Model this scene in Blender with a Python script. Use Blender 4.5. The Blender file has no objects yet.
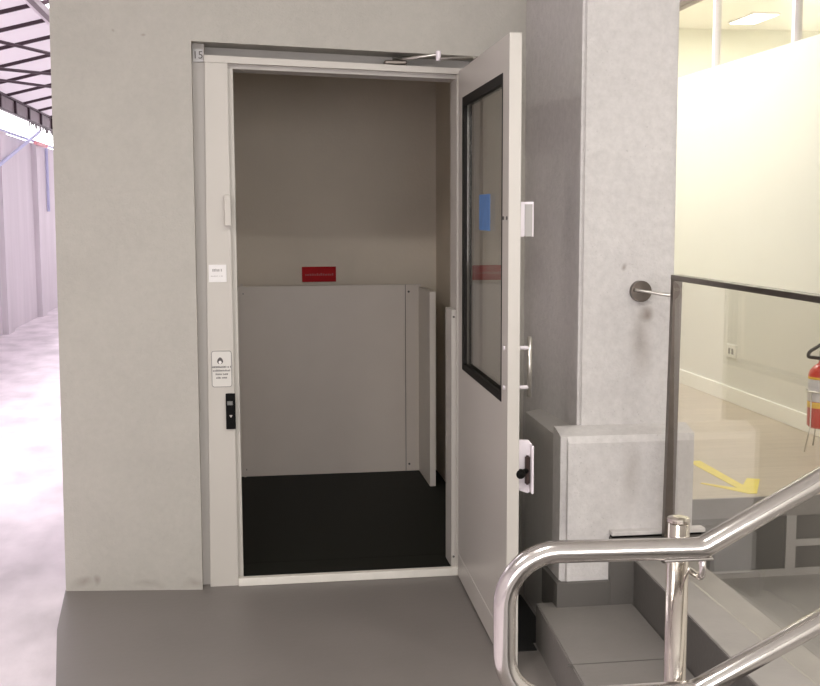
import bpy, bmesh, math, random
from mathutils import Vector, Matrix
random.seed(7)
S = bpy.context.scene
C = S.collection
PI = math.pi

# ------------------------------------------------------------------ materials
def new_mat(name):
    m = bpy.data.materials.new(name); m.use_nodes = True
    nt = m.node_tree; b = nt.nodes['Principled BSDF']
    return m, nt, b

def surf(name, col, rough=0.6, metal=0.0, var=0.0, vscale=6.0, bump=0.0, bscale=60.0, stretch=(1, 1, 1), spec=0.5, detail=4.0, bdist=0.01, coat=0.0, rvar=0.0):
    """procedural surface: colour with noise variation, noise bump"""
    m, nt, b = new_mat(name)
    N, L = nt.nodes, nt.links
    b.inputs['Roughness'].default_value = rough
    b.inputs['Metallic'].default_value = metal
    b.inputs['Specular IOR Level'].default_value = spec
    b.inputs['Coat Weight'].default_value = coat
    tc = N.new('ShaderNodeTexCoord'); mp = N.new('ShaderNodeMapping')
    mp.inputs['Scale'].default_value = stretch
    L.new(tc.outputs['Object'], mp.inputs['Vector'])
    n = N.new('ShaderNodeTexNoise'); n.inputs['Scale'].default_value = vscale; n.inputs['Detail'].default_value = detail
    L.new(mp.outputs['Vector'], n.inputs['Vector'])
    r = N.new('ShaderNodeValToRGB')
    lo = [max(0, c * (1 - var)) for c in col]; hi = [min(1, c * (1 + var)) for c in col]
    r.color_ramp.elements[0].position = 0.3; r.color_ramp.elements[1].position = 0.7
    r.color_ramp.elements[0].color = (*lo, 1); r.color_ramp.elements[1].color = (*hi, 1)
    L.new(n.outputs['Fac'], r.inputs['Fac']); L.new(r.outputs['Color'], b.inputs['Base Color'])
    if rvar:
        mr = N.new('ShaderNodeMapRange'); mr.inputs['To Min'].default_value = rough - rvar; mr.inputs['To Max'].default_value = rough + rvar
        L.new(n.outputs['Fac'], mr.inputs['Value']); L.new(mr.outputs['Result'], b.inputs['Roughness'])
    if bump:
        n2 = N.new('ShaderNodeTexNoise'); n2.inputs['Scale'].default_value = bscale; n2.inputs['Detail'].default_value = 5
        L.new(mp.outputs['Vector'], n2.inputs['Vector'])
        bp = N.new('ShaderNodeBump'); bp.inputs['Strength'].default_value = bump; bp.inputs['Distance'].default_value = bdist
        L.new(n2.outputs['Fac'], bp.inputs['Height']); L.new(bp.outputs['Normal'], b.inputs['Normal'])
    return m

def plaster(name, col, rough, pits=0.5, bump=0.5, wave=0.5, mott=0.05, stains=()):
    """hand-trowelled painted plaster: trowel waves, grain, pinholes and a few scuffs"""
    m, nt, b = new_mat(name); N, L = nt.nodes, nt.links
    tc = N.new('ShaderNodeTexCoord')
    big = N.new('ShaderNodeTexNoise'); big.inputs['Scale'].default_value = 5; big.inputs['Detail'].default_value = 6
    L.new(tc.outputs['Object'], big.inputs['Vector'])
    grain = N.new('ShaderNodeTexNoise'); grain.inputs['Scale'].default_value = 130; grain.inputs['Detail'].default_value = 3
    L.new(tc.outputs['Object'], grain.inputs['Vector'])
    vor = N.new('ShaderNodeTexVoronoi'); vor.inputs['Scale'].default_value = 70
    L.new(tc.outputs['Object'], vor.inputs['Vector'])
    pit = N.new('ShaderNodeMapRange'); pit.inputs['From Min'].default_value = 0.05; pit.inputs['From Max'].default_value = 0.13
    pit.inputs['To Min'].default_value = 0; pit.inputs['To Max'].default_value = 1
    L.new(vor.outputs['Distance'], pit.inputs['Value'])
    mask = N.new('ShaderNodeTexNoise'); mask.inputs['Scale'].default_value = 9
    L.new(tc.outputs['Object'], mask.inputs['Vector'])
    mk = N.new('ShaderNodeMapRange'); mk.inputs['From Min'].default_value = 0.47; mk.inputs['From Max'].default_value = 0.57
    mk.inputs['To Min'].default_value = 1; mk.inputs['To Max'].default_value = 0
    L.new(mask.outputs['Fac'], mk.inputs['Value'])
    pm = N.new('ShaderNodeMath'); pm.operation = 'MAXIMUM'
    L.new(pit.outputs['Result'], pm.inputs[0]); L.new(mk.outputs['Result'], pm.inputs[1])
    r = N.new('ShaderNodeValToRGB'); r.color_ramp.elements[0].position = 0.25; r.color_ramp.elements[1].position = 0.75
    r.color_ramp.elements[0].color = (*[c * 0.955 for c in col], 1); r.color_ramp.elements[1].color = (*[min(1, c * 1.03) for c in col], 1)
    L.new(big.outputs['Fac'], r.inputs['Fac'])
    mix = N.new('ShaderNodeMix'); mix.data_type = 'RGBA'
    mix.inputs[6].default_value = (*[c * (1 - 0.4 * pits) for c in col], 1)
    L.new(pm.outputs[0], mix.inputs[0]); L.new(r.outputs['Color'], mix.inputs[7])
    b.inputs['Roughness'].default_value = rough
    mid = N.new('ShaderNodeTexNoise'); mid.inputs['Scale'].default_value = 38; mid.inputs['Detail'].default_value = 5; mid.inputs['Roughness'].default_value = 0.7
    L.new(tc.outputs['Object'], mid.inputs['Vector'])
    mm = N.new('ShaderNodeMapRange'); mm.inputs['From Min'].default_value = 0.3; mm.inputs['From Max'].default_value = 0.7
    mm.inputs['To Min'].default_value = 1 - mott; mm.inputs['To Max'].default_value = 1 + mott * 0.6
    L.new(mid.outputs['Fac'], mm.inputs['Value'])
    m2 = N.new('ShaderNodeMix'); m2.data_type = 'RGBA'; m2.blend_type = 'MULTIPLY'; m2.inputs[0].default_value = 1
    L.new(mix.outputs[2], m2.inputs[6]); L.new(mm.outputs['Result'], m2.inputs[7])
    last = m2.outputs[2]
    for (sx, sz, rx, rzz, amt) in stains:      # rust and dirt marks with a shape of their own
        mp = N.new('ShaderNodeMapping'); mp.vector_type = 'POINT'
        mp.inputs['Location'].default_value = (-sx / rx, 0, -sz / rzz); mp.inputs['Scale'].default_value = (1 / rx, 0.0, 1 / rzz)
        wob = N.new('ShaderNodeMix'); wob.data_type = 'RGBA'; wob.blend_type = 'LINEAR_LIGHT'; wob.inputs[0].default_value = 0.03
        L.new(tc.outputs['Object'], wob.inputs[6]); L.new(mask.outputs['Color'], wob.inputs[7]); L.new(wob.outputs[2], mp.inputs['Vector'])
        gr = N.new('ShaderNodeTexGradient'); gr.gradient_type = 'SPHERICAL'; L.new(mp.outputs['Vector'], gr.inputs['Vector'])
        ml = N.new('ShaderNodeMath'); ml.operation = 'MULTIPLY'; ml.inputs[1].default_value = amt; L.new(gr.outputs['Fac'], ml.inputs[0])
        m3 = N.new('ShaderNodeMix'); m3.data_type = 'RGBA'; m3.inputs[7].default_value = (0.25, 0.21, 0.18, 1)
        L.new(ml.outputs[0], m3.inputs[0]); L.new(last, m3.inputs[6]); last = m3.outputs[2]
    L.new(last, b.inputs['Base Color'])
    b1 = N.new('ShaderNodeBump'); b1.inputs['Strength'].default_value = wave; b1.inputs['Distance'].default_value = 0.012
    L.new(big.outputs['Fac'], b1.inputs['Height'])
    b2 = N.new('ShaderNodeBump'); b2.inputs['Strength'].default_value = bump; b2.inputs['Distance'].default_value = 0.002
    L.new(grain.outputs['Fac'], b2.inputs['Height']); L.new(b1.outputs['Normal'], b2.inputs['Normal'])
    b3 = N.new('ShaderNodeBump'); b3.inputs['Strength'].default_value = pits; b3.inputs['Distance'].default_value = 0.004
    L.new(pm.outputs[0], b3.inputs['Height']); L.new(b2.outputs['Normal'], b3.inputs['Normal'])
    L.new(b3.outputs['Normal'], b.inputs['Normal'])
    return m

def glass_mat(name, tint, ior=1.5):
    """clear sheet: Fresnel mirror over tinted see-through"""
    m, nt, b = new_mat(name); N, L = nt.nodes, nt.links
    N.remove(b)
    tr = N.new('ShaderNodeBsdfTransparent'); tr.inputs['Color'].default_value = (*tint, 1)
    gl = N.new('ShaderNodeBsdfGlossy'); gl.inputs['Roughness'].default_value = 0.0; gl.inputs['Color'].default_value = (1, 1, 1, 1)
    fr = N.new('ShaderNodeFresnel'); ge = N.new('ShaderNodeNewGeometry'); mr = N.new('ShaderNodeMapRange')
    mr.inputs['To Min'].default_value = ior; mr.inputs['To Max'].default_value = 1 / ior      # same reflectance leaving the sheet as entering it
    L.new(ge.outputs['Backfacing'], mr.inputs['Value']); L.new(mr.outputs['Result'], fr.inputs['IOR'])
    mx = N.new('ShaderNodeMixShader')
    L.new(fr.outputs['Fac'], mx.inputs['Fac']); L.new(tr.outputs[0], mx.inputs[1]); L.new(gl.outputs[0], mx.inputs[2])
    L.new(mx.outputs[0], N['Material Output'].inputs['Surface'])
    return m

def emit_mat(name, col, strength):
    m, nt, b = new_mat(name)
    b.inputs['Base Color'].default_value = (*col, 1)
    b.inputs['Emission Color'].default_value = (*col, 1); b.inputs['Emission Strength'].default_value = strength
    return m

def sheet_mat(name, col):
    m, nt, b = new_mat(name); N, L = nt.nodes, nt.links
    N.remove(b)
    tl = N.new('ShaderNodeBsdfTranslucent'); df = N.new('ShaderNodeBsdfDiffuse')
    tl.inputs['Color'].default_value = (*col, 1); df.inputs['Color'].default_value = (*col, 1)
    mx = N.new('ShaderNodeMixShader'); mx.inputs['Fac'].default_value = 0.5
    L.new(tl.outputs[0], mx.inputs[1]); L.new(df.outputs[0], mx.inputs[2])
    L.new(mx.outputs[0], N['Material Output'].inputs['Surface'])
    return m

def plank_mat(name):
    m, nt, b = new_mat(name); N, L = nt.nodes, nt.links
    tc = N.new('ShaderNodeTexCoord')
    br = N.new('ShaderNodeTexBrick'); br.inputs['Scale'].default_value = 1.0
    br.inputs['Brick Width'].default_value = 1.2; br.inputs['Row Height'].default_value = 0.18
    br.inputs['Mortar Size'].default_value = 0.0015; br.offset = 0.37
    br.inputs['Color1'].default_value = (0.52, 0.445, 0.355, 1); br.inputs['Color2'].default_value = (0.475, 0.405, 0.32, 1)
    br.inputs['Mortar'].default_value = (0.36, 0.30, 0.23, 1)
    L.new(tc.outputs['Object'], br.inputs['Vector'])
    mp = N.new('ShaderNodeMapping'); mp.inputs['Scale'].default_value = (1.2, 22, 1); L.new(tc.outputs['Object'], mp.inputs['Vector'])
    n = N.new('ShaderNodeTexNoise'); n.inputs['Scale'].default_value = 2.5; n.inputs['Detail'].default_value = 6; L.new(mp.outputs[0], n.inputs['Vector'])
    mr = N.new('ShaderNodeMapRange'); mr.inputs['To Min'].default_value = 0.78; mr.inputs['To Max'].default_value = 1.2; L.new(n.outputs['Fac'], mr.inputs['Value'])
    mx = N.new('ShaderNodeMix'); mx.data_type = 'RGBA'; mx.blend_type = 'MULTIPLY'; mx.inputs[0].default_value = 1
    L.new(br.outputs['Color'], mx.inputs[6]); L.new(mr.outputs['Result'], mx.inputs[7]); L.new(mx.outputs[2], b.inputs['Base Color'])
    b.inputs['Roughness'].default_value = 0.38
    return m

M = {}
M['wall'] = plaster('painted_plaster', (0.445, 0.425, 0.38), 0.62, pits=0.35, bump=0.5, wave=0.4, mott=0.05, stains=((-0.66, 0.03, 0.05, 0.03, 0.6), (-0.60, 0.035, 0.02, 0.03, 0.7), (-0.40, 0.02, 0.08, 0.02, 0.4), (-0.22, 0.02, 0.06, 0.03, 0.5), (-0.36, 2.12, 0.01, 0.008, 0.7), (-0.475, 2.14, 0.008, 0.008, 0.6)))
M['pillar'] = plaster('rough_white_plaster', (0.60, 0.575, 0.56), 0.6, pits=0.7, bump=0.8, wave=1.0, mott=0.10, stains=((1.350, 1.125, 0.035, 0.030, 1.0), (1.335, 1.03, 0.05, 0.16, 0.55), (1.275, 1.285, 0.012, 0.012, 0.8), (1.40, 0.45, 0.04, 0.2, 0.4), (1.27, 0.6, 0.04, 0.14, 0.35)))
M['gloss_wall'] = plaster('satin_grey_plaster', (0.44, 0.42, 0.395), 0.3, pits=0.2, bump=0.15, wave=0.4)
M['hall_paint'] = surf('hall_paint', (0.55, 0.53, 0.50), 0.7, var=0.03, bump=0.1)
M['ceil'] = surf('ceiling_paint', (0.72, 0.71, 0.68), 0.8, var=0.02)
M['epoxy'] = surf('grey_epoxy_floor', (0.190, 0.172, 0.160), 0.42, var=0.06, vscale=3.0, bump=0.06, bscale=40, spec=0.35, rvar=0.06)
M['step'] = surf('grey_step_paint', (0.205, 0.190, 0.177), 0.5, var=0.06, vscale=5.0, bump=0.12, bscale=50, spec=0.35)
M['skirt'] = surf('dark_grey_skirting_paint', (0.112, 0.104, 0.095), 0.5, var=0.06, vscale=5.0, bump=0.12, bscale=50, spec=0.35)
M['dark_panel'] = surf('dark_panel_paint', (0.095, 0.088, 0.080), 0.5, var=0.08, vscale=9)
M['pale_slab'] = surf('pale_slab_paint', (0.30, 0.285, 0.27), 0.5, var=0.06, vscale=6, bump=0.1, bscale=50)
M['nosing'] = surf('step_edge_paint', (0.34, 0.32, 0.30), 0.5, var=0.06, vscale=8, bump=0.1, bscale=60)
M['slab'] = surf('dark_slab_paint', (0.098, 0.091, 0.083), 0.5, var=0.06, vscale=4, bump=0.1, bscale=60)
M['frame'] = surf('frame_enamel', (0.55, 0.52, 0.47), 0.42, var=0.012, vscale=2.5, bump=0.02, bscale=25)
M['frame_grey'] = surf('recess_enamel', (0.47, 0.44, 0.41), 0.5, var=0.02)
M['door'] = surf('door_enamel', (0.55, 0.52, 0.475), 0.36, var=0.012, vscale=2.5, bump=0.02, bscale=20)
M['sill'] = surf('sill_enamel', (0.78, 0.75, 0.68), 0.4, var=0.04, vscale=20)
M['panel'] = surf('platform_enamel', (0.64, 0.575, 0.515), 0.42, var=0.015, bump=0.02, bscale=20)
M['panel_edge'] = surf('platform_edge_enamel', (0.72, 0.67, 0.61), 0.45, var=0.02)
M['shaft'] = surf('shaft_paint', (0.72, 0.64, 0.535), 0.6, var=0.04, vscale=3, bump=0.12, bscale=70)
M['mat'] = surf('black_rubber', (0.0075, 0.0085, 0.0060), 0.6, var=0.15, vscale=30, bump=0.15, bscale=220, spec=0.15)
M['rubber'] = surf('gasket_rubber', (0.010, 0.009, 0.008), 0.6, var=0.1, vscale=40, spec=0.2)
M['black'] = surf('black_plastic', (0.006, 0.0055, 0.005), 0.5, var=0.1, vscale=30, spec=0.08)
M['void'] = surf('black_skirting_paint', (0.006, 0.006, 0.006), 0.8, var=0.1)
M['chrome'] = surf('polished_stainless', (0.64, 0.61, 0.59), 0.17, 1.0, var=0.03, vscale=30, bump=0.015, bscale=300)
M['post_steel'] = surf('polished_post_steel', (0.58, 0.535, 0.48), 0.16, 1.0, var=0.04, vscale=30, bump=0.015, bscale=300)
M['dull_steel'] = surf('dull_stainless', (0.165, 0.142, 0.125), 0.32, 1.0, var=0.08, vscale=25)
M['wire'] = surf('zinc_wire', (0.62, 0.60, 0.56), 0.3, 1.0, var=0.05, vscale=40)
M['latch'] = surf('latch_brown_steel', (0.055, 0.032, 0.028), 0.4, 0.4, var=0.2, vscale=60)
M['glass'] = glass_mat('balustrade_glass', (0.985, 0.98, 0.965), 1.55)
M['dglass'] = glass_mat('door_glass', (0.90, 0.89, 0.87), 1.5)
M['uglass'] = glass_mat('partition_glass', (0.95, 0.96, 0.92), 1.45)
M['white'] = surf('white_label_plastic', (0.80, 0.78, 0.76), 0.4, var=0.02)
M['notice'] = surf('notice_plate_enamel', (0.66, 0.64, 0.59), 0.4, var=0.02)
M['ink'] = surf('dark_ink', (0.09, 0.08, 0.075), 0.6, var=0.1)
M['grey_ink'] = surf('grey_ink', (0.42, 0.40, 0.39), 0.6, var=0.1)
M['mid_ink'] = surf('mid_grey_ink', (0.20, 0.19, 0.18), 0.6, var=0.1)
M['tag'] = surf('tag_plastic', (0.50, 0.48, 0.48), 0.4, var=0.02)
M['red'] = surf('red_sign_plastic', (0.45, 0.008, 0.012), 0.5, var=0.1, vscale=30, spec=0.1)
M['sign_ink'] = surf('pale_red_ink', (0.42, 0.075, 0.08), 0.5, var=0.1)
M['blue'] = surf('blue_sticker_vinyl', (0.10, 0.22, 0.48), 0.5, var=0.08, vscale=20)
M['disp'] = surf('display_grey', (0.16, 0.16, 0.15), 0.3, var=0.05)
M['cream'] = surf('cream_wall_paint', (0.75, 0.735, 0.675), 0.6, var=0.012, vscale=2)
M['far'] = surf('far_wall_paint', (0.72, 0.72, 0.66), 0.7, var=0.02)
M['base'] = surf('white_baseboard', (0.90, 0.885, 0.82), 0.35, var=0.01)
M['planks'] = plank_mat('wood_look_vinyl')
M['tape'] = surf('yellow_floor_tape', (0.80, 0.66, 0.09), 0.5, var=0.06, vscale=25)
M['ext_red'] = surf('extinguisher_red', (0.55, 0.035, 0.02), 0.28, var=0.05, coat=0.3)
M['ext_label'] = surf('extinguisher_label_grey', (0.60, 0.58, 0.60), 0.5, var=0.1, vscale=40)
M['ext_yellow'] = surf('extinguisher_label_yellow', (0.75, 0.48, 0.06), 0.5, var=0.08, vscale=40)
M['hose'] = surf('dark_hose_rubber', (0.05, 0.045, 0.04), 0.45, var=0.1)
M['lamp'] = emit_mat('light_panel_diffuser', (1.0, 0.98, 0.88), 6.0)
M['pave'] = surf('pale_paving', (0.66, 0.595, 0.635), 0.6, var=0.22, vscale=3.6, bump=0.5, bscale=9, stretch=(1, 0.55, 1), detail=7)
M['corr'] = surf('pale_pink_render', (0.66, 0.615, 0.645), 0.75, var=0.07, vscale=2.2, stretch=(1, 1.6, 0.22), bump=0.12, bscale=30)
M['sheet'] = sheet_mat('translucent_roof_sheet', (0.655, 0.615, 0.640))
M['truss'] = surf('dark_purple_steel', (0.050, 0.026, 0.036), 0.5, 0.2, var=0.1, vscale=12)
M['trim_grey'] = surf('greyish_steel_paint', (0.20, 0.16, 0.17), 0.5, var=0.1, vscale=12)
M['edge_white'] = surf('white_steel_paint', (0.82, 0.76, 0.80), 0.5, var=0.04)
M['bluepipe'] = surf('pale_blue_pipe', (0.50, 0.52, 0.74), 0.5, var=0.05)
M['redpipe'] = surf('pale_red_pipe', (0.75, 0.30, 0.32), 0.5, var=0.05)

# ------------------------------------------------------------------ mesh helpers
def world_loc(o):
    v = Vector((0, 0, 0))
    while o is not None:
        v += o.location; o = o.parent
    return v

def obj(name, bm, mat, parent=None, loc=None, smooth=False, local=False):
    """link one mesh object; vertices are given in room coordinates"""
    off = Vector((0, 0, 0))
    if parent is not None and not local: off = world_loc(parent)
    if loc is not None: off = off + Vector(loc)
    if not local:
        for v in bm.verts: v.co -= off
    bmesh.ops.recalc_face_normals(bm, faces=bm.faces[:])
    me = bpy.data.meshes.new(name); bm.to_mesh(me); bm.free()
    mats = mat if isinstance(mat, (list, tuple)) else [mat]
    for q in mats: me.materials.append(q)
    if smooth:
        for p in me.polygons: p.use_smooth = True
    o = bpy.data.objects.new(name, me); C.objects.link(o)
    if parent is not None: o.parent = parent
    if loc is not None: o.location = loc
    return o

def tag(o, label, cat, group=None):
    o['label'] = label; o['category'] = cat
    if group: o['group'] = group
    return o

def thing(name, label, cat, loc=(0, 0, 0), group=None):
    o = bpy.data.objects.new(name, None); C.objects.link(o)
    o.location = loc; o.empty_display_size = 0.1
    return tag(o, label, cat, group)

def struct(name, bm, mat, parent=None, **k):
    o = obj(name, bm, mat, parent, **k)
    if parent is None: o['kind'] = 'structure'
    return o

def BM(): return bmesh.new()

def box(bm, x0, x1, y0, y1, z0, z1, bev=0.0, seg=2):
    r = bmesh.ops.create_cube(bm, size=1.0)
    vs = r['verts']
    for v in vs:
        v.co = Vector(((x0 + x1) / 2 + v.co.x * (x1 - x0), (y0 + y1) / 2 + v.co.y * (y1 - y0), (z0 + z1) / 2 + v.co.z * (z1 - z0)))
    if bev:
        es = list({e for v in vs for e in v.link_edges})
        bmesh.ops.bevel(bm, geom=es, offset=bev, segments=seg, affect='EDGES', profile=0.5)
    return bm

def prism(bm, pts, z0, z1, bev=0.0):
    """vertical prism on a floor outline"""
    a = [bm.verts.new((x, y, z0)) for x, y in pts]; b = [bm.verts.new((x, y, z1)) for x, y in pts]
    n = len(pts); fs = [bm.faces.new(a[::-1]), bm.faces.new(b)]
    for i in range(n): fs.append(bm.faces.new((a[i], a[(i + 1) % n], b[(i + 1) % n], b[i])))
    if bev:
        bmesh.ops.bevel(bm, geom=list({e for f in fs for e in f.edges}), offset=bev, segments=2, affect='EDGES')
    return bm

def hexa(bm, p):
    """eight corners: bottom ring p[0:4], top ring p[4:8]"""
    v = [bm.verts.new(q) for q in p]
    fs = []
    for f in ((0, 1, 2, 3), (4, 5, 6, 7), (0, 1, 5, 4), (1, 2, 6, 5), (2, 3, 7, 6), (3, 0, 4, 7)):
        fs.append(bm.faces.new([v[i] for i in f]))
    return fs

def tube(bm, pts, r, n=16, cap=True):
    """round tube swept along points with a carried frame"""
    pts = [Vector(p) for p in pts]
    rr = r if isinstance(r, (list, tuple)) else [r] * len(pts)
    t0 = (pts[1] - pts[0]).normalized()
    up = Vector((0, 0, 1)) if abs(t0.z) < 0.9 else Vector((0, 1, 0))
    u = t0.cross(up).normalized(); rings = []
    for i, p in enumerate(pts):
        if i == 0: t = t0
        elif i == len(pts) - 1: t = (pts[i] - pts[i - 1]).normalized()
        else: t = ((pts[i + 1] - p).normalized() + (p - pts[i - 1]).normalized()).normalized()
        u = (u - t * u.dot(t)).normalized(); w = t.cross(u)
        k = 1.0
        if 0 < i < len(pts) - 1:
            k = 1 / max(0.6, t.dot((pts[i + 1] - p).normalized()))
        rings.append([bm.verts.new(p + (u * math.cos(2 * PI * j / n) + w * math.sin(2 * PI * j / n)) * rr[i]) for j in range(n)])
    for a, b in zip(rings, rings[1:]):
        for j in range(n): bm.faces.new((a[j], a[(j + 1) % n], b[(j + 1) % n], b[j]))
    if cap:
        bm.faces.new(rings[0][::-1]); bm.faces.new(rings[-1])
    return bm

def lathe(bm, prof, c, n=32):
    """revolve (radius, height) pairs about a vertical axis at c"""
    rings = []
    for r, h in prof:
        rings.append([bm.verts.new((c[0] + r * math.cos(2 * PI * j / n), c[1] + r * math.sin(2 * PI * j / n), c[2] + h)) for j in range(n)])
    for a, b in zip(rings, rings[1:]):
        for j in range(n): bm.faces.new((a[j], a[(j + 1) % n], b[(j + 1) % n], b[j]))
    bm.faces.new(rings[0][::-1]); bm.faces.new(rings[-1])
    return bm

def fillet(pts, rad, n=8):
    """round the corners of a polyline"""
    P = [Vector(p) for p in pts]; out = [P[0]]
    for i in range(1, len(P) - 1):
        a, b, c = P[i - 1], P[i], P[i + 1]
        u = (a - b).normalized(); w = (c - b).normalized()
        ang = u.angle(w); d = min(rad / math.tan(ang / 2), (a - b).length * 0.49, (c - b).length * 0.49)
        rr = d * math.tan(ang / 2)
        ctr = b + (u + w).normalized() * (rr / math.sin(ang / 2))
        s = b + u * d; e = b + w * d
        v0 = s - ctr; v1 = e - ctr; tot = v0.angle(v1)
        ax = v0.cross(v1).normalized()
        for k in range(n + 1):
            out.append(ctr + Matrix.Rotation(tot * k / n, 3, ax) @ v0)
    out.append(P[-1])
    return out

def disc_y(bm, x, y0, y1, z, r, n=24):
    return tube(bm, [(x, y0, z), (x, y1, z)], r, n)

# ------------------------------------------------------------------ the setting
WF = 4.41          # front face of the lift wall
# hall floor and corridor paving
struct('floor', prism(BM(), [(-0.725, 4.62), (-0.725, 4.475), (-0.69, 4.05), (-0.60, 3.45), (-0.50, 2.6), (-0.50, -3.2), (3.4, -3.2), (3.4, 4.62)], -0.12, 0.0), M['epoxy'])
struct('floor_corridor', prism(BM(), [(-0.725, 25.0), (-0.725, 4.475), (-0.69, 4.05), (-0.60, 3.45), (-0.50, 2.6), (-0.50, -3.2), (-3.3, -3.2), (-3.3, 25.0)], -0.12, 0.0), M['pave'])

# front wall with the door opening
bm = BM()
hexa(bm, [(-0.722, 4.475, 0), (-0.192, WF, 0), (-0.192, 4.62, 0), (-0.708, 4.62, 0),
          (-0.701, 4.475, 2.105), (-0.184, WF, 2.105), (-0.184, 4.62, 2.105), (-0.688, 4.62, 2.105)])
hexa(bm, [(-0.701, 4.475, 2.105), (-0.184, WF, 2.105), (-0.184, 4.62, 2.105), (-0.688, 4.62, 2.105),
          (-0.690, 4.475, 3.2), (-0.184, WF, 3.2), (-0.184, 4.62, 3.2), (-0.680, 4.62, 3.2)])
hexa(bm, [(-0.184, WF, 2.105), (0.925, WF, 2.064), (0.925, 4.62, 2.064), (-0.184, 4.62, 2.105),
          (-0.184, WF, 3.2), (0.925, WF, 3.2), (0.925, 4.62, 3.2), (-0.184, 4.62, 3.2)])
hexa(bm, [(0.925, WF, 0), (1.16, WF, 0), (1.16, 4.62, 0), (0.925, 4.62, 0),
          (0.925, WF, 3.2), (1.16, WF, 3.2), (1.16, 4.62, 3.2), (0.925, 4.62, 3.2)])
bmesh.ops.remove_doubles(bm, verts=bm.verts[:], dist=0.0005)
struct('wall_front', bm, M['wall'])

# pillar that stands forward of the wall, right of the door
bm = BM()
hexa(bm, [(1.112, 3.72, 0), (1.452, 3.72, 0), (1.452, 4.66, 0), (1.085, 4.66, 0),
          (1.118, 3.72, 3.2), (1.446, 3.72, 3.2), (1.446, 4.66, 3.2), (1.085, 4.66, 3.2)])
es = [e for e in bm.edges if abs(e.verts[0].co.z - e.verts[1].co.z) > 1 and e.verts[0].co.y < 4]
bmesh.ops.bevel(bm, geom=es, offset=0.012, segments=3, affect='EDGES')
struct('wall_pillar', bm, M['pillar'])
# wide base of the pillar with a sloping top
bm = BM()
prof = [(3.62, 0.0), (3.62, 0.700), (3.635, 0.722), (3.71, 0.742), (3.73, 0.742), (3.73, 0.0)]
x0, x1 = 1.03, 1.497
a = [bm.verts.new((x0, y, z)) for y, z in prof]; b = [bm.verts.new((x1, y, z)) for y, z in prof]
bm.faces.new(a); bm.faces.new(b[::-1])
for i in range(len(prof)): bm.faces.new((a[i], a[(i + 1) % 6], b[(i + 1) % 6], b[i]))
es = [e for e in bm.edges if abs(e.verts[0].co.z - e.verts[1].co.z) > 0.5 and e.verts[0].co.y < 3.65]
bmesh.ops.bevel(bm, geom=es, offset=0.022, segments=4, affect='EDGES')
struct('trim_pillar_base', bm, M['pillar'])
bm = BM()
hexa(bm, [(1.03, 3.73, 0), (1.20, 3.73, 0), (1.20, 4.16, 0), (1.04, 4.16, 0),
          (1.03, 3.73, 0.715), (1.20, 3.73, 0.745), (1.20, 4.16, 0.745), (1.04, 4.16, 0.715)])
struct('trim_pillar_base_return', bm, M['gloss_wall'])
# satin painted dado on the pillar's flank and the wall behind the open door
# grey painted skirting round the pillar base, stepping up with the stairs
bm = BM()
box(bm, 1.013, 1.197, 3.60, 3.625, 0.10, 0.228, 0.002)
box(bm, 1.197, 1.515, 3.60, 3.625, 0.10, 0.378, 0.002)
box(bm, 1.013, 1.034, 3.6255, 3.80, 0.10, 0.228, 0.002)
struct('trim_skirting', bm, M['skirt'])
struct('trim_skirting_cap', box(BM(), 1.197, 1.525, 3.585, 3.625, 0.388, 0.402, 0.002), M['pillar'])
struct('trim_cap_shadow', box(BM(), 1.20, 1.515, 3.597, 3.625, 0.378, 0.386), M['black'])  # black strip stands in for the shadow under the cap

# stairs beside the door: first step, upper slab, wood floor
bm = prism(BM(), [(0.957, 3.66), (1.275, 3.66), (1.275, 3.56), (1.155, 1.0), (0.80, 1.0)], 0.0, 0.145)
bmesh.ops.bevel(bm, geom=[e for e in bm.edges if all(v.co.z > 0.14 for v in e.verts)], offset=0.004, segments=2, affect='EDGES')
struct('floor_first_step', bm, M['step'])
struct('trim_tread_joint', prism(BM(), [(0.915, 3.125), (1.262, 3.125), (1.262, 3.121), (0.915, 3.121)], 0.140, 0.1462), M['slab'])
tag(obj('rubber_mat', prism(BM(), [(0.80, 3.60), (0.945, 3.60), (0.948, 3.67), (1.018, 3.67), (1.024, 4.15), (0.875, 4.15)], 0.0, 0.004), M['void'], loc=(0.92, 3.9, 0.0)), 'black mat on the floor between the open door and the pillar', 'mat')
Z2, ZU, YE = 0.30, 0.384, 4.03
XW = 2.73
bm = prism(BM(), [(1.281, 3.61), (1.49, 3.61), (1.43, -0.5), (1.09, -0.5)], 0.0, Z2)
bmesh.ops.bevel(bm, geom=[e for e in bm.edges if all(v.co.z > 0.29 for v in e.verts)], offset=0.004, segments=2, affect='EDGES')
struct('floor_slab', bm, M['slab'])
struct('trim_slab_edge', prism(BM(), [(1.283, 3.60), (1.482, 3.60), (1.440, 1.0), (1.165, 1.0)], 0.28, Z2 + 0.003), M['nosing'])
# sunken strip beyond the glass and the dark front under the wood floor
ZW = 0.07
struct('floor_sunken', prism(BM(), [(1.49, 3.61), (1.49, YE), (XW, YE), (XW, -0.5), (1.43, -0.5)], 0.0, ZW), M['pale_slab'])
struct('wall_under_floor', box(BM(), 1.49, XW, YE - 0.006, YE + 0.02, 0.0, 0.31), M['dark_panel'])
struct('trim_floor_riser', box(BM(), 1.49, XW, YE - 0.014, YE, 0.308, ZU), M['step'])
struct('trim_floor_plinth', box(BM(), 1.49, XW, YE - 0.012, YE, ZW, 0.098), M['nosing'])
bm = BM(); box(bm, 2.035, 2.075, YE - 0.013, YE, 0.098, 0.308); box(bm, 2.075, XW, YE - 0.012, YE, 0.185, 0.212)
struct('trim_pale_bars', bm, M['nosing'])  # pale bars stand in for detail partly reflected in the glass
struct('floor_upper', box(BM(), 1.45, 9.0, YE, 12.2, 0.2, ZU), M['planks'])

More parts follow.
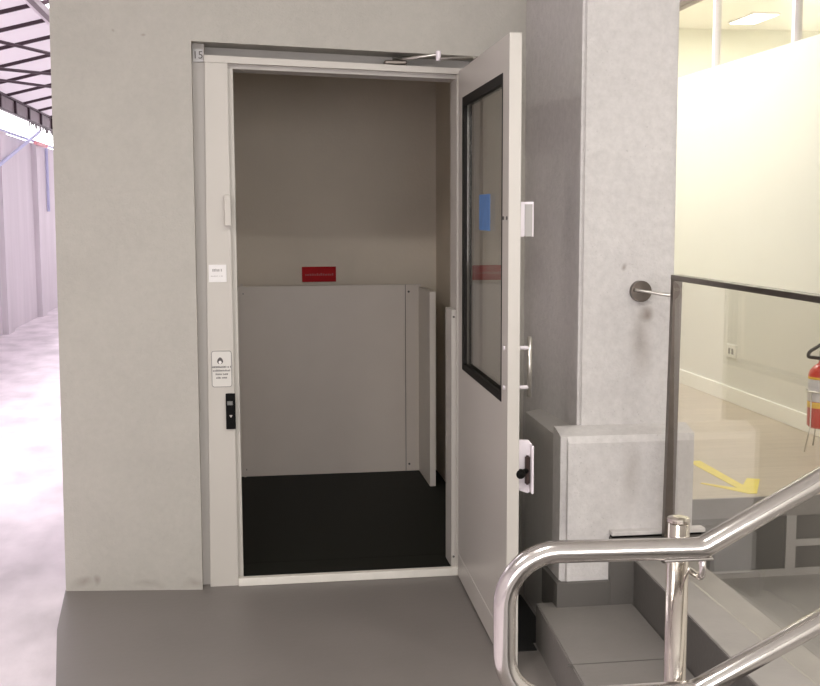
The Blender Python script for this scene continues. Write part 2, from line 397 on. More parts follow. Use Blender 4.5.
# office: side wall with a glazed strip above, far wall, ceiling
struct('wall_office', box(BM(), XW, XW + 0.10, -3.2, 9.6, 0.0, 2.305), M['cream'])
struct('baseboard_office', box(BM(), XW - 0.014, XW, YE, 9.6, ZU, ZU + 0.088, 0.004), M['base'])
struct('wall_office_header', box(BM(), XW, XW + 0.10, -3.2, 9.6, 2.82, 3.45), M['cream'])
struct('trim_glazing_rail', box(BM(), XW - 0.01, XW + 0.11, -3.2, 9.6, 2.765, 2.82), M['trim_grey'])
struct('window_1', box(BM(), XW + 0.045, XW + 0.055, -3.2, 9.6, 2.305, 2.765), M['uglass'])
for k, y in enumerate((6.56, 5.56, 4.56, 7.56)):
    t = box(BM(), XW + 0.03, XW + 0.07, y - 0.016, y + 0.016, 2.305, 2.765)
    struct('trim_%d' % (k + 1), t, M['edge_white'])
struct('wall_far', box(BM(), 1.45, 9.0, 11.9, 12.0, 0.2, 3.45), M['far'])
struct('wall_office_left', box(BM(), 1.452, 1.50, 4.66, 12.0, 0.2, 3.45), M['cream'])
struct('wall_office_right', box(BM(), 9.0, 9.1, -3.2, 12.0, 0.2, 3.45), M['far'])
struct('ceiling_office', box(BM(), 1.30, 9.1, 4.66, 12.0, 3.40, 3.5), M['ceil'])
struct('ceiling_office_front', box(BM(), XW, 9.1, -3.2, 4.66, 3.40, 3.5), M['ceil'])
struct('floor_office', box(BM(), XW + 0.10, 9.0, -3.2, YE, 0.2, ZU), M['planks'])

# hall around and behind the camera
struct('ceiling', box(BM(), -3.3, XW + 0.1, -3.2, 4.66, 3.2, 3.32), M['ceil'])
bm = BM()
box(bm, -3.3, 9.1, -3.3, -3.2, -0.1, 0.9); box(bm, -3.3, 9.1, -3.3, -3.2, 2.5, 3.5)
for xa, xb in ((-3.3, -2.6), (-0.3, 0.3), (2.4, 9.1)): box(bm, xa, xb, -3.3, -3.2, 0.9, 2.5)  # gaps between these piers are added to let fill light in
struct('wall_back', bm, M['hall_paint'])

# lift shaft behind the opening
struct('wall_shaft_back', box(BM(), -0.35, 1.25, 6.42, 6.52, -0.1, 2.9), M['shaft'])
struct('wall_shaft_right', box(BM(), 1.075, 1.25, 4.66, 6.42, -0.1, 2.9), M['shaft'])
struct('wall_shaft_left', box(BM(), -0.35, -0.17, 4.62, 6.42, -0.1, 2.9), M['shaft'])
struct('ceiling_shaft', box(BM(), -0.35, 1.25, 4.62, 6.52, 2.9, 3.0), M['shaft'])
struct('floor_shaft', box(BM(), -0.17, 1.075, 4.62, 6.42, -0.12, -0.02), M['void'])
struct('wall_building_side', box(BM(), -0.70, -0.36, 4.62, 25.0, -0.1, 3.75), M['corr'])

# ------------------------------------------------------------------ lift door frame
fr = thing('lift_door_frame', 'pale enamelled steel frame set in the wall around the lift opening', 'door frame', (0.40, 4.45, 0))
bm = BM(); hexa(bm, [(-0.163, 4.440, 0), (-0.053, 4.440, 0), (-0.053, 4.58, 0), (-0.163, 4.58, 0), (-0.137, 4.440, 2.034), (-0.053, 4.440, 2.034), (-0.053, 4.58, 2.034), (-0.137, 4.58, 2.034)])
obj('jamb', bm, M['frame'], fr)
obj('rabbet', box(BM(), -0.055, -0.033, 4.465, 4.58, 0.0, 2.034, 0.0015), M['frame'], fr)
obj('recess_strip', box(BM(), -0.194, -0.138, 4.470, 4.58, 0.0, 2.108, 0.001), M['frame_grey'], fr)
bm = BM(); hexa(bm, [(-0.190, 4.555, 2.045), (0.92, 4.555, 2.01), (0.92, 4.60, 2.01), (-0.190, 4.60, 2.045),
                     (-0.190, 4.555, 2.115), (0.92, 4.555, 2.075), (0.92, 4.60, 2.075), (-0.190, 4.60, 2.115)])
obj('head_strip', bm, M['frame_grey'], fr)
bm = BM(); hexa(bm, [(-0.139, 4.436, 2.033), (0.90, 4.436, 1.998), (0.90, 4.58, 1.998), (-0.139, 4.58, 2.033),
                     (-0.139, 4.436, 2.059), (0.90, 4.436, 2.020), (0.90, 4.58, 2.020), (-0.139, 4.58, 2.059)])
obj('header', bm, M['frame'], fr)
bm = BM(); hexa(bm, [(-0.055, 4.462, 2.013), (0.86, 4.462, 1.983), (0.86, 4.58, 1.983), (-0.055, 4.58, 2.013),
                     (-0.055, 4.462, 2.036), (0.86, 4.462, 2.004), (0.86, 4.58, 2.004), (-0.055, 4.58, 2.036)])
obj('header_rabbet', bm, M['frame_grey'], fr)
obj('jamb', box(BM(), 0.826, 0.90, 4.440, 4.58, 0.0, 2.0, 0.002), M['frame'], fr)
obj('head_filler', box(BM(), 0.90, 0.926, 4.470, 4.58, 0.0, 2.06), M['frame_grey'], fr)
obj('threshold', box(BM(), -0.053, 0.84, 4.425, 4.455, 0.0, 0.032, 0.003), M['sill'], fr)
obj('threshold_mat', box(BM(), -0.033, 0.826, 4.456, 4.628, 0.0, 0.030), M['mat'], fr)
kp = obj('kick_strip', box(BM(), 0.806, 0.8255, 4.445, 4.58, 0.03, 1.083, 0.002), M['door'], fr)
bm = BM()
for z in (1.055, 0.075): tube(bm, [(0.815, 4.447, z), (0.815, 4.442, z)], 0.0045, 10)
obj('screw', bm, M['ink'], kp)

# ------------------------------------------------------------------ lift platform
pl = thing('lift_platform', 'lift platform with black rubber floor and low grey side panels', 'platform lift', (0.45, 5.4, 0.03))
obj('floor_mat', box(BM(), -0.10, 1.02, 4.63, 6.22, 0.0, 0.030), M['mat'], pl)
bp = obj('back_panel', box(BM(), -0.09, 0.955, 6.20, 6.225, 0.030, 1.075, 0.002), M['panel'], pl)
obj('panel_joint', box(BM(), 0.865, 0.868, 6.1985, 6.202, 0.032, 1.073), M['ink'], bp)
for (x, z) in ((0.885, 1.035), (0.885, 0.07), (-0.02, 1.035), (-0.02, 0.07)):
    obj('screw', disc_y(BM(), x, 6.2005, 6.196, z, 0.006, 10), M['ink'], bp)
obj('left_trim', box(BM(), -0.03, -0.018, 6.19, 6.2, 0.03, 1.09), M['panel'], pl)
sp = obj('side_panel', box(BM(), 0.940, 0.972, 5.82, 6.20, 0.030, 1.06, 0.002), M['panel_edge'], pl)

# red sign fixed to the top of the back panel
sg = tag(obj('warning_sign', box(BM(), 0.312, 0.503, 6.409, 6.42, 1.082, 1.167, 0.002), M['red'], loc=(0.41, 6.42, 1.12)), 'small red sign with one line of faint lettering above the grey panel', 'sign')
bm = BM(); x = 0.330
while x < 0.482:
    w = random.uniform(0.006, 0.012); box(bm, x, x + w, 6.4075, 6.4095, 1.117, 1.117 + random.uniform(0.009, 0.014)); x += w + 0.003
obj('lettering', bm, M['sign_ink'], sg)

# ------------------------------------------------------------------ lift door, standing open towards the camera
H = Vector((0.826, 4.40, 0.0)); th = math.radians(1.5)
D = Vector((-math.sin(th), -math.cos(th), 0)); NX = Vector((-D.y, D.x, 0))     # along the leaf, out of its outer face
T = 0.038; LW = 0.965
def dp(s, n, z): return H + D * s + NX * n + Vector((0, 0, z))
def dbox(bm, s0, s1, n0, n1, z0, z1, bev=0.0):
    fs = hexa(bm, [dp(s0, n0, z0), dp(s1, n0, z0), dp(s1, n1, z0), dp(s0, n1, z0), dp(s0, n0, z1), dp(s1, n0, z1), dp(s1, n1, z1), dp(s0, n1, z1)])
    if bev: bmesh.ops.bevel(bm, geom=list({e for f in fs for e in f.edges}), offset=bev, segments=2, affect='EDGES')
    return bm
door = thing('lift_door', 'pale steel lift door with a black edged window, standing open', 'door', tuple(H))
W0, W1, V0, V1 = 0.095, 0.868, 0.864, 1.898
bm = BM()
# one leaf with a window hole
def ring(n):
    o = [bm.verts.new(dp(s, n, z)) for s, z in ((0, 0.008), (LW, 0.008), (LW, 2.006), (0, 2.006))]
    i = [bm.verts.new(dp(s, n, z)) for s, z in ((W0, V0), (W1, V0), (W1, V1), (W0, V1))]
    for k in range(4): bm.faces.new((o[k], o[(k + 1) % 4], i[(k + 1) % 4], i[k]))
    return o, i
oa, ia = ring(0.0); ob, ib = ring(T)
for k in range(4):
    bm.faces.new((oa[k], oa[(k + 1) % 4], ob[(k + 1) % 4], ob[k])); bm.faces.new((ia[k], ia[(k + 1) % 4], ib[(k + 1) % 4], ib[k]))
lf = obj('leaf', bm, M['door'], door)
bv = lf.modifiers.new('edge', 'BEVEL'); bv.width = 0.0018; bv.segments = 2; bv.limit_method = 'ANGLE'
obj('kick_plate', dbox(BM(), 0.004, LW - 0.006, -0.002, 0.004, 0.012, 0.104, 0.001), M['door'], door)
# gasket: a flat black frame on both faces of the pane, wider at hinge side and top
bm = BM()
for n0, n1 in ((-0.0015, 0.012),):
    dbox(bm, W0, W0 + 0.035, n0, n1, V0, V1); dbox(bm, W1 - 0.009, W1, n0, n1, V0, V1)
    dbox(bm, W0 + 0.035, W1 - 0.009, n0, n1, V1 - 0.032, V1); dbox(bm, W0 + 0.035, W1 - 0.009, n0, n1, V0, V0 + 0.026)
dbox(bm, W0, W1, 0.026, 0.039, V0, V0 + 0.02); dbox(bm, W0, W1, 0.026, 0.039, V1 - 0.02, V1)
dbox(bm, W0, W0 + 0.02, 0.026, 0.039, V0 + 0.02, V1 - 0.02); dbox(bm, W1 - 0.02, W1, 0.026, 0.039, V0 + 0.02, V1 - 0.02)
obj('window_gasket', bm, M['rubber'], door)
obj('window_pane', dbox(BM(), W0 + 0.004, W1 - 0.004, 0.014, 0.022, V0 + 0.004, V1 - 0.004), M['dglass'], door)
# pull handle on the outer face
s = 0.915
bm = BM(); tube(bm, [dp(s, T + 0.042, 0.885), dp(s, T + 0.042, 1.078)], 0.0075, 14)
hd = obj('handle', bm, M['wire'], door, smooth=True)
for z in (0.917, 1.043):
    obj('standoff', tube(BM(), [dp(s, T - 0.002, z), dp(s, T + 0.042, z)], 0.0065, 12), M['edge_white'], hd, smooth=True)
    obj('bolt_cap', tube(BM(), [dp(s, 0.001, z), dp(s, -0.004, z)], 0.007, 12), M['edge_white'], hd)
bm = BM()
for q in (0.888, 0.944): tube(bm, [dp(q, 0.001, 1.45), dp(q, -0.003, 1.45)], 0.006, 10)
obj('screw', bm, M['ink'], door)
# small white bracket near the top of the free edge
bm = BM()
dbox(bm, LW - 0.075, LW - 0.03, T, T + 0.020, 1.392, 1.500, 0.002)
dbox(bm, LW - 0.075, LW - 0.03, T + 0.020, T + 0.047, 1.492, 1.500)
dbox(bm, LW - 0.075, LW - 0.03, T + 0.043, T + 0.047, 1.392, 1.492)
br = obj('edge_bracket', bm, M['edge_white'], door)
obj('bracket_core', dbox(BM(), LW - 0.07, LW - 0.0295, T + 0.0195, T + 0.0435, 1.393, 1.4925), M['grey_ink'], br)
# white latch housing with its brown lever
bm = BM()
pts = [(0, 0.590), (0.036, 0.576), (0.050, 0.582), (0.050, 0.736), (0.040, 0.748), (0, 0.750)]
a = [bm.verts.new(dp(LW - 0.05, T + n, z)) for n, z in pts]; b = [bm.verts.new(dp(LW - 0.042, T + n, z)) for n, z in pts]
bm.faces.new(a); bm.faces.new(b[::-1])
for i in range(6): bm.faces.new((a[i], a[(i + 1) % 6], b[(i + 1) % 6], b[i]))
dbox(bm, LW - 0.045, LW - 0.008, T + 0.043, T + 0.050, 0.580, 0.736, 0.002)
lh = obj('latch_plate', bm, M['edge_white'], door)
bm = BM(); dbox(bm, LW - 0.043, LW - 0.026, T + 0.027, T + 0.042, 0.606, 0.700, 0.004)
lv = obj('latch_lever', bm, M['latch'], lh)
bm = BM(); bmesh.ops.create_uvsphere(bm, u_segments=16, v_segments=10, radius=0.016, matrix=Matrix.Translation(dp(LW - 0.005, T + 0.006, 0.648)))
tube(bm, [dp(LW - 0.02, T + 0.006, 0.648), dp(LW - 0.03, T + 0.034, 0.652)], 0.008, 10)
obj('latch_knob', bm, M['black'], lh, smooth=True)
# blue sticker on the pane
tag(obj('blue_sticker', dbox(BM(), 0.385, 0.585, 0.0125, 0.0138, 1.405, 1.530), M['blue'], loc=tuple(dp(0.48, 0.013, 1.47))), 'upright blue sticker on the window of the open lift door', 'sticker')

# door closer: track fixed under the lintel, two bent rods to the leaf
dc = thing('door_closer', 'folding steel closer arm between the lintel and the top of the door', 'door closer', (0.62, 4.42, 2.03))
obj('shoe', box(BM(), 0.545, 0.63, 4.437, 4.499, 2.034, 2.050, 0.004), M['dull_steel'], dc)
obj('arm', tube(BM(), [(0.58, 4.455, 2.056), (0.64, 4.40, 2.052), (0.735, 4.33, 2.060)], 0.006, 10), M['wire'], dc, smooth=True)
obj('pivot', tube(BM(), [(0.735, 4.33, 2.036), (0.735, 4.33, 2.072)], 0.010, 14), M['edge_white'], dc)
obj('link', tube(BM(), [(0.735, 4.33, 2.042), (0.846, 4.22, 2.034), (0.846, 4.12, 2.016)], 0.006, 10), M['wire'], dc, smooth=True)
obj('leaf_shoe', box(BM(), 0.832, 0.862, 4.08, 4.16, 2.006, 2.020, 0.002), M['dull_steel'], dc)

# small things on the left jamb
nt_ = tag(obj('number_tag', box(BM(), -0.180, -0.143, 4.462, 4.471, 2.036, 2.083), M['tag'], loc=(-0.162, 4.466, 2.06)), 'tiny grey tag reading 15 in the top left corner of the frame', 'number tag')
def text_mesh(txt, size):
    cu = bpy.data.curves.new('t', 'FONT'); cu.body = txt; cu.size = size; cu.extrude = 0.0006; cu.align_x = 'CENTER'; cu.align_y = 'CENTER'
    o = bpy.data.objects.new('t', cu); C.objects.link(o)
    dg = bpy.context.evaluated_depsgraph_get()
    me = bpy.data.meshes.new_from_object(o.evaluated_get(dg))
    bm = BM(); bm.from_mesh(me); bpy.data.objects.remove(o); bpy.data.meshes.remove(me)
    return bm
def text(txt, size, at, mat, parent, name='lettering', wide=1.0, bold=0):
    bm = text_mesh(txt, size)
    for v in bm.verts: v.co = Vector((at[0] + v.co.x * wide, at[1] - v.co.z, at[2] + v.co.y))
    return obj(name, bm, mat, parent)
text('15', 0.040, (-0.162, 4.461, 2.060), M['ink'], nt_, 'digits', 1.0)

tag(obj('sensor_box', box(BM(), -0.076, -0.050, 4.405, 4.4395, 1.420, 1.535, 0.003), M['frame'], loc=(-0.063, 4.42, 1.48)), 'slim pale switch box high on the left door jamb', 'switch box')

def word_lines(rows, x0, x1, y, h, seed, centre=True):
    rnd = random.Random(seed); bm = BM()
    for z, frac in rows:
        w = (x1 - x0) * frac; xa = (x0 + x1) / 2 - w / 2; xe = xa + w; x = xa
        while x < xe - 0.003:
            l = min(xe - x, rnd.choice([0.0035, 0.0045, 0.003, 0.005])); hh = h * rnd.uniform(0.75, 1.15)
            box(bm, x, x + l, y - 0.0008, y + 0.0004, z, z + hh); x += l + (0.0012 if rnd.random() < 0.8 else 0.0045)
    return bm
st = tag(obj('white_sticker', box(BM(), -0.140, -0.073, 4.4375, 4.4402, 1.205, 1.272), M['white'], loc=(-0.106, 4.44, 1.24)), 'square white sticker with grey print on the left door jamb', 'sticker')
obj('print', word_lines([(1.246, 0.6)], -0.140, -0.073, 4.4372, 0.010, 3), M['grey_ink'], st)
obj('print', word_lines([(1.227, 0.78)], -0.140, -0.073, 4.4372, 0.003, 4), M['grey_ink'], st)

# rounded notice plate with pictogram and four short lines
def rrect(x0, x1, z0, z1, r, n=6):
    pts = []
    for cx, cz, a0 in ((x1 - r, z1 - r, 0), (x0 + r, z1 - r, 90), (x0 + r, z0 + r, 180), (x1 - r, z0 + r, 270)):
        for k in range(n + 1):
            a = math.radians(a0 + 90 * k / n); pts.append((cx + r * math.cos(a), cz + r * math.sin(a)))
    return pts
def plate(bm, pts, y0, y1):
    a = [bm.verts.new((x, y0, z)) for x, z in pts]; b = [bm.verts.new((x, y1, z)) for x, z in pts]
    bm.faces.new(a); bm.faces.new(b[::-1])
    for i in range(len(pts)): bm.faces.new((a[i], a[(i + 1) % len(pts)], b[(i + 1) % len(pts)], b[i]))
    return bm
npl = tag(obj('notice_plate', plate(BM(), rrect(-0.139, -0.060, 0.797, 0.940, 0.010), 4.4365, 4.4402), M['notice'], loc=(-0.1, 4.44, 0.87)), 'rounded notice plate with pictogram and four short lines above the black call panel', 'notice')
bm = BM(); A = rrect(-0.1385, -0.0605, 0.7975, 0.9395, 0.010); B = rrect(-0.1362, -0.0628, 0.7998, 0.9372, 0.008)
va = [bm.verts.new((x, 4.4361, z)) for x, z in A]; vb = [bm.verts.new((x, 4.4361, z)) for x, z in B]
for i in range(len(A)): bm.faces.new((va[i], va[(i + 1) % len(A)], vb[(i + 1) % len(A)], vb[i]))
obj('outline', bm, M['mid_ink'], npl)
bm = BM(); plate(bm, [(-0.117 + 0.024 * k / 10, 0.897 + 0.017 * math.sin(PI * k / 10) ** 0.6) for k in range(11)] + [(-0.098, 0.889), (-0.112, 0.889)], 4.4355, 4.4366)
pg = obj('pictogram', bm, M['ink'], npl)
obj('pictogram_centre', disc_y(BM(), -0.105, 4.4352, 4.4362, 0.895, 0.006, 14), M['white'], pg)
obj('print', word_lines([(0.873, 0.9), (0.859, 0.86), (0.845, 0.6), (0.831, 0.55)], -0.139, -0.060, 4.4362, 0.0065, 9), M['mid_ink'], npl)

cp = tag(obj('call_panel', box(BM(), -0.087, -0.050, 4.428, 4.441, 0.632, 0.772, 0.002), M['black'], loc=(-0.068, 4.43, 0.70)), 'narrow black call panel with display and arrow on the left door jamb', 'call panel')
obj('display', box(BM(), -0.081, -0.060, 4.4268, 4.4285, 0.727, 0.743, 0.0005), M['disp'], cp)
obj('arrow', plate(BM(), [(-0.074, 0.688), (-0.062, 0.688), (-0.068, 0.677)], 4.4268, 4.4285), M['frame_grey'], cp)
obj('button', disc_y(BM(), -0.068, 4.4265, 4.4285, 0.655, 0.007, 16), M['black'], cp)

# ------------------------------------------------------------------ double stainless handrail in the foreground
YR = 1.75
hr = thing('handrail', 'polished stainless double handrail looping round at its end in the foreground', 'handrail', (0.69, YR, 0.0))
zu, zl = 0.917, 0.668
ru = 0.0185
loop = [(1.60, YR, zu + (1.60 - 0.738) * 0.53), (0.738, YR, zu - 0.002), (0.405, YR, zu + 0.005), (0.405, YR, zl), (0.733, YR, zl), (1.60, YR, zl + (1.60 - 0.733) * 0.50)]
P = [Vector(p) for p in loop]
path = [P[0], P[1] + Vector((0.006, 0, 0.003)), P[1] + Vector((-0.006, 0, 0))]
bend = fillet([P[1], P[2], P[3], P[4]], 0.085, 10)
path += bend[1:-1]
path += [P[4] + Vector((-0.006, 0, 0)), P[4] + Vector((0.006, 0, 0.003)), P[5]]
obj('rail', tube(BM(), path, ru, 28), M['chrome'], hr, smooth=True)
yp = YR + 0.062
obj('post', tube(BM(), [(0.720, yp, 0.0), (0.722, yp, 0.946)], 0.0188, 28), M['post_steel'], hr, smooth=True)
bm = BM(); lathe(bm, [(0.0198, 0.0), (0.0198, 0.004), (0.0185, 0.007), (0.010, 0.009)], (0.722, yp, 0.944), 28)
obj('post_cap', bm, M['post_steel'], hr, smooth=False)
for z in (zu, zl):
    pts = fillet([(0.728, yp - 0.005, z - 0.052), (0.742, yp - 0.012, z - 0.058), (0.742, YR, z - 0.056), (0.740, YR, z - 0.012)], 0.02, 6)
    bk = obj('bracket', tube(BM(), pts, 0.006, 12), M['chrome'], hr, smooth=True)
    obj('saddle', box(BM(), 0.672, 0.756, YR - 0.010, YR + 0.010, z - 0.0215, z - 0.0165, 0.002), M['chrome'], bk)
obj('base_flange', lathe(BM(), [(0.045, 0.0), (0.045, 0.006), (0.03, 0.010)], (0.720, yp, 0.0), 28), M['post_steel'], hr, smooth=False)

# ------------------------------------------------------------------ glass balustrade
XG, YG = 1.378, 3.545
gb = thing('glass_balustrade', 'clear glass balustrade with dark steel rail and post beside the pillar', 'balustrade', (XG, YG, Z2))
obj('glass_panel', box(BM(), XG - 0.004, XG + 0.004, 2.15, YG - 0.01, Z2 + 0.004, 1.250), M['glass'], gb)
bm = BM(); hexa(bm, [(1.358, YG - 0.012, Z2), (1.392, YG - 0.012, Z2), (1.392, YG + 0.012, Z2), (1.358, YG + 0.012, Z2),
                     (1.372, YG - 0.012, 1.262), (1.402, YG - 0.012, 1.262), (1.402, YG + 0.012, 1.262), (1.372, YG + 0.012, 1.262)])
obj('post', bm, M['dull_steel'], gb)
obj('post', box(BM(), 1.352, 1.388, 2.13, 2.16, Z2, 1.25), M['dull_steel'], gb)
obj('top_rail', box(BM(), 1.370, 1.406, 2.13, YG + 0.012, 1.246, 1.264, 0.003), M['dull_steel'], gb)
obj('wall_flange', disc_y(BM(), 1.324, 3.722, 3.700, 1.200, 0.036, 28), M['dull_steel'], gb)
obj('stay_rod', tube(BM(), [(1.298, 3.69, 1.206), (1.335, 3.69, 1.200), (1.375, 3.56, 1.195)], 0.0055, 10), M['wire'], gb, smooth=True)

# ------------------------------------------------------------------ office things
pts = [(1.892, 4.66), (1.948, 4.66), (1.942, 4.21), (2.008, 4.318), (2.052, 4.292), (1.938, 4.075), (1.905, 4.075), (1.786, 4.262), (1.798, 4.272), (1.898, 4.165)]
tag(obj('floor_arrow', prism(BM(), pts, ZU, ZU + 0.002), M['tape'], loc=(1.88, 4.3, ZU)), 'yellow tape arrow on the wood floor pointing to its front edge', 'floor marking')

so = thing('wall_socket', 'white double wall socket low on the cream office wall', 'wall socket', (XW, 6.1, 0.68))
obj('plate', box(BM(), XW - 0.010, XW, 6.045, 6.165, 0.640, 0.715, 0.004), M['base'], so)
for y in (6.085, 6.127): obj('outlet', box(BM(), XW - 0.012, XW - 0.006, y - 0.012, y + 0.012, 0.660, 0.694, 0.002), M['nosing'], so)

ex = (2.570, 4.78, ZU)
fe = thing('fire_extinguisher', 'red fire extinguisher on a thin wire stand by the cream wall', 'fire extinguisher', ex)
R = 0.062; zb = 0.105
prof = [(0.02, zb), (R - 0.012, zb + 0.002), (R, zb + 0.014), (R, zb + 0.245), (R - 0.006, zb + 0.265), (R - 0.025, zb + 0.285), (0.022, zb + 0.295), (0.018, zb + 0.31), (0.018, zb + 0.325)]
body = obj('cylinder', lathe(BM(), prof, ex, 36), M['ext_red'], fe, smooth=True)
obj('label', lathe(BM(), [(R + 0.0006, zb + 0.125), (R + 0.0008, zb + 0.1255), (R + 0.0008, zb + 0.225), (R + 0.0006, zb + 0.2255)], ex, 36), M['ext_label'], body, smooth=True)
obj('yellow_band', lathe(BM(), [(R + 0.0006, zb + 0.096), (R + 0.001, zb + 0.0965), (R + 0.001, zb + 0.122), (R + 0.0006, zb + 0.1225)], ex, 36), M['ext_yellow'], body, smooth=True)
obj('yellow_band', lathe(BM(), [(R + 0.0006, zb + 0.226), (R + 0.001, zb + 0.2265), (R + 0.001, zb + 0.236), (R + 0.0006, zb + 0.2365)], ex, 36), M['ext_yellow'], body, smooth=True)
bm = BM(); lathe(bm, [(0.017, zb + 0.325), (0.017, zb + 0.350), (0.010, zb + 0.365)], ex, 20)
box(bm, ex[0] - 0.012, ex[0] + 0.085, ex[1] - 0.010, ex[1] + 0.010, ex[2] + zb + 0.355, ex[2] + zb + 0.372, 0.003)
hexa(bm, [(ex[0] - 0.01, ex[1] - 0.009, ex[2] + zb + 0.376), (ex[0] + 0.09, ex[1] - 0.009, ex[2] + zb + 0.410), (ex[0] + 0.09, ex[1] + 0.009, ex[2] + zb + 0.410), (ex[0] - 0.01, ex[1] + 0.009, ex[2] + zb + 0.376),
          (ex[0] - 0.01, ex[1] - 0.009, ex[2] + zb + 0.384), (ex[0] + 0.09, ex[1] - 0.009, ex[2] + zb + 0.418), (ex[0] + 0.09, ex[1] + 0.009, ex[2] + zb + 0.418), (ex[0] - 0.01, ex[1] + 0.009, ex[2] + zb + 0.384)])
obj('valve', bm, M['hose'], fe)
hz = ex[2]
pts = fillet([(ex[0] - 0.012, ex[1], hz + zb + 0.318), (ex[0] - 0.082, ex[1] - 0.01, hz + zb + 0.328), (ex[0] - 0.074, ex[1] - 0.012, hz + zb + 0.352), (ex[0] + 0.02, ex[1] - 0.014, hz + zb + 0.405), (ex[0] + 0.10, ex[1] - 0.012, hz + zb + 0.36), (ex[0] + 0.10, ex[1], hz + zb + 0.05)], 0.02, 6)
obj('hose', tube(BM(), pts, 0.008, 12), M['hose'], fe, smooth=True)
ring_pts = [(ex[0] + (R + 0.006) * math.cos(2 * PI * k / 36), ex[1] + (R + 0.006) * math.sin(2 * PI * k / 36), hz + zb + 0.170) for k in range(37)]
ws = obj('wire_stand', tube(BM(), ring_pts, 0.0045, 8), M['wire'], fe, smooth=True)
for ang in (200, 262, 320, 80):
    a = math.radians(ang); c_, s_ = math.cos(a), math.sin(a)
    q = fillet([(ex[0] + 0.068 * c_, ex[1] + 0.068 * s_, hz + zb + 0.170), (ex[0] + 0.068 * c_, ex[1] + 0.068 * s_, hz + zb + 0.01), (ex[0] + 0.10 * c_, ex[1] + 0.10 * s_, hz + 0.004)], 0.04, 5)
    obj('leg', tube(BM(), q, 0.003, 8), M['wire'], ws, smooth=True)

cl = thing('ceiling_light', 'bright square light panel in the ceiling beyond the cream partition', 'ceiling light', (5.1, 11.2, 3.4))
obj('frame', box(BM(), 4.97, 5.25, 10.85, 11.45, 3.385, 3.40, 0.003), M['edge_white'], cl)
obj('diffuser', box(BM(), 4.985, 5.235, 10.865, 11.435, 3.378, 3.39), M['lamp'], cl)

# ------------------------------------------------------------------ corridor outside on the left
XC = -2.95
bm = box(BM(), XC - 0.2, XC, -3.2, 25.0, 0.0, 2.46)
for y in (14.6, 17.0, 19.4, 12.2, 9.8, 21.8): box(bm, XC - 0.05, XC + 0.07, y - 0.18, y + 0.18, 0.0, 2.46)
struct('wall_left', bm, M['corr'])
struct('wall_left_upper', box(BM(), -3.3, -3.15, -3.2, 4.66, 0.0, 3.3), M['corr'])
def rz(x): return 2.95 + 0.25 * (x + 2.95)
cn = thing('canopy', 'pale translucent canopy roof on dark purple steel over the left corridor', 'canopy', (-1.9, 14, 3.0))
bm = BM(); hexa(bm, [(-3.05, 4.7, rz(-3.05)), (-1.68, 4.7, rz(-1.68)), (-1.68, 25, rz(-1.68)), (-3.05, 25, rz(-3.05)),
                     (-3.05, 4.7, rz(-3.05) + .01), (-1.68, 4.7, rz(-1.68) + .01), (-1.68, 25, rz(-1.68) + .01), (-3.05, 25, rz(-3.05) + .01)])
obj('roof_sheet', bm, M['sheet'], cn)
for y in (5.4, 6.4, 7.4, 8.4, 9.45, 10.32, 11.07, 11.93, 12.95, 14.0, 15.1, 16.2, 17.3, 18.4, 19.5, 20.6, 21.7, 22.8, 23.9):
    bm = BM(); hexa(bm, [(-2.95, y - .013, rz(-2.95) - .035), (-0.70, y - .013, rz(-0.7) - .035), (-0.70, y + .013, rz(-0.7) - .035), (-2.95, y + .013, rz(-2.95) - .035),
                         (-2.95, y - .013, rz(-2.95)), (-0.70, y - .013, rz(-0.7)), (-0.70, y + .013, rz(-0.7)), (-2.95, y + .013, rz(-2.95))])
    obj('rafter', bm, M['truss'], cn)
bm = BM(); box(bm, -2.945, -2.90, 4.7, 25, 2.735, 2.755); box(bm, -2.945, -2.90, 4.7, 25, 2.92, 2.945)
ed = obj('edge_beam', bm, M['truss'], cn)
obj('beam_web', box(BM(), -2.94, -2.93, 4.7, 25, 2.755, 2.92), M['trim_grey'], ed)
y = 5.2
while y < 24.9:
    obj('web_stiffener', box(BM(), -2.93, -2.902, y - .03, y + .03, 2.755, 2.92), M['truss'], ed); y += 0.95
for k in range(26):
    y = 16.6 + k * 0.11 + random.uniform(-.03, .03)
    obj('drip_strip', box(BM(), -2.925, -2.915, y, y + 0.04, 2.735 - random.uniform(.02, .11), 2.737), M['truss'], ed)
# longitudinal purlin at mid slope with a pale lower flange, and bracing rods
zp = rz(-1.70) - 0.035
pu = obj('purlin', box(BM(), -1.70, -1.645, 4.7, 25, zp - 0.055, zp), M['trim_grey'], cn)
obj('pale_flange', box(BM(), -1.735, -1.70, 4.7, 25, zp - 0.05, zp - 0.03), M['edge_white'], pu)
obj('hanger', box(BM(), -1.69, -1.655, 9.50, 9.54, zp, zp + 0.26), M['truss'], cn)
for a, b in (((-2.45, 9.8, 2.97), (-1.02, 12.6, 2.91)), ((-2.80, 10.7, 2.80), (-1.36, 13.8, 2.99)), ((-2.90, 12.2, 2.87), (-1.66, 15.1, 2.96))):
    obj('brace_rod', tube(BM(), [a, b], 0.016, 8), M['truss'], cn)
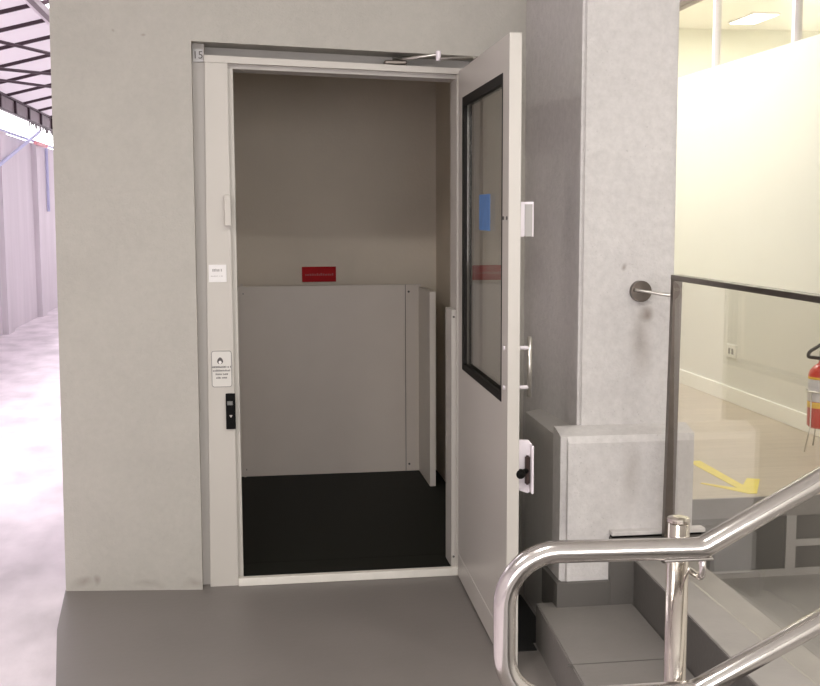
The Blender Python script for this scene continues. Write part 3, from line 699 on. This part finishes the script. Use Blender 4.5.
# pipes fixed on the corridor wall
tag(obj('blue_pipe', tube(BM(), [(XC + 0.03, 8.0, 2.482), (XC + 0.03, 24.0, 2.482)], 0.018, 10), M['bluepipe'], loc=(XC, 16, 2.47)), 'pale blue pipe along the top of the pink corridor wall', 'pipe')
tag(obj('blue_pipe', tube(BM(), [(XC + 0.0925, 13.6, 1.92), (XC + 0.0925, 17.0, 2.62)], 0.022, 10), M['bluepipe'], loc=(XC, 15.3, 2.2)), 'slanting pale blue pipe crossing the top of the corridor wall', 'pipe')
tag(obj('blue_pipe', tube(BM(), [(XC + 0.03, 17.9, 1.5), (XC + 0.03, 17.9, 2.46)], 0.022, 10), M['bluepipe'], loc=(XC, 17.9, 2.0)), 'upright pale blue pipe on the corridor wall near the corner', 'pipe')
tag(obj('red_pipe', tube(BM(), [(XC + 0.085, 16.7, 2.45), (XC + 0.085, 17.6, 2.45)], 0.026, 10), M['redpipe'], loc=(XC, 17.1, 2.48)), 'short pale red pipe piece at the top of the corridor wall', 'pipe')

# ------------------------------------------------------------------ light
w = bpy.data.worlds.new('sky'); S.world = w; w.use_nodes = True
w.node_tree.nodes['Background'].inputs['Color'].default_value = (1.0, 0.97, 1.0, 1)
w.node_tree.nodes['Background'].inputs['Strength'].default_value = 4.0
def light(name, kind, loc, energy, col=(1, 1, 1), size=None, rot=(0, 0, 0)):
    l = bpy.data.lights.new(name, kind); l.energy = energy; l.color = col
    if kind == 'AREA':
        l.shape = 'RECTANGLE'; l.size, l.size_y = size
    o = bpy.data.objects.new(name, l); C.objects.link(o); o.location = loc; o.rotation_euler = rot
    return o
s_ = light('sun', 'SUN', (0, 10, 10), 3.6, (1.0, 0.94, 0.97), rot=(math.radians(14), math.radians(4), 0)); s_.data.angle = 0.35
light('hall_lamp', 'AREA', (-1.30, 1.05, 3.17), 58, (1.0, 0.965, 0.91), (0.35, 0.28))
light('hall_lamp', 'AREA', (0.25, 1.05, 3.17), 42, (1.0, 0.965, 0.91), (0.30, 0.20))
light('hall_lamp', 'AREA', (2.0, 1.9, 3.17), 17, (1.0, 0.96, 0.92), (0.5, 0.35))
for x, e in ((-1.45, 16), (1.35, 52)):      # soft fill lamps added in two unseen openings behind the camera
    light('added_fill', 'AREA', (x, -3.22, 1.7), e, (1.0, 0.98, 0.95), (2.1, 1.5), rot=(math.radians(90), 0, 0))
light('office_lamp', 'AREA', (1.75, 6.6, 3.36), 62, (1.0, 0.985, 0.94), (0.3, 3.2))
light('office_lamp', 'AREA', (5.0, 8.6, 3.36), 560, (1.0, 0.985, 0.94), (0.8, 1.2))

# ------------------------------------------------------------------ camera
F, HC = 1140.0, 1.47
p = math.atan(131 / F); a = math.atan(165 * math.cos(p) / F); roll = 0.004
fw = Vector((math.sin(a) * math.cos(p), math.cos(a) * math.cos(p), -math.sin(p)))
rt = Vector((math.cos(a), -math.sin(a), 0)); up = rt.cross(fw)
r2 = rt * math.cos(roll) - up * math.sin(roll); u2 = up * math.cos(roll) + rt * math.sin(roll)
cam = bpy.data.cameras.new('camera'); co = bpy.data.objects.new('camera', cam); C.objects.link(co)
m = Matrix((r2, u2, -fw)).transposed().to_4x4(); m.translation = Vector((0, 0, HC)); co.matrix_world = m
cam.sensor_fit = 'HORIZONTAL'; cam.sensor_width = 36; cam.lens = F * 36 / 820; cam.clip_start = 0.05; cam.clip_end = 200
S.camera = co
S.view_settings.view_transform = 'Standard'; S.view_settings.look = 'None'
S.view_settings.exposure = 0.0; S.view_settings.gamma = 1.0; S.view_settings.use_curve_mapping = False
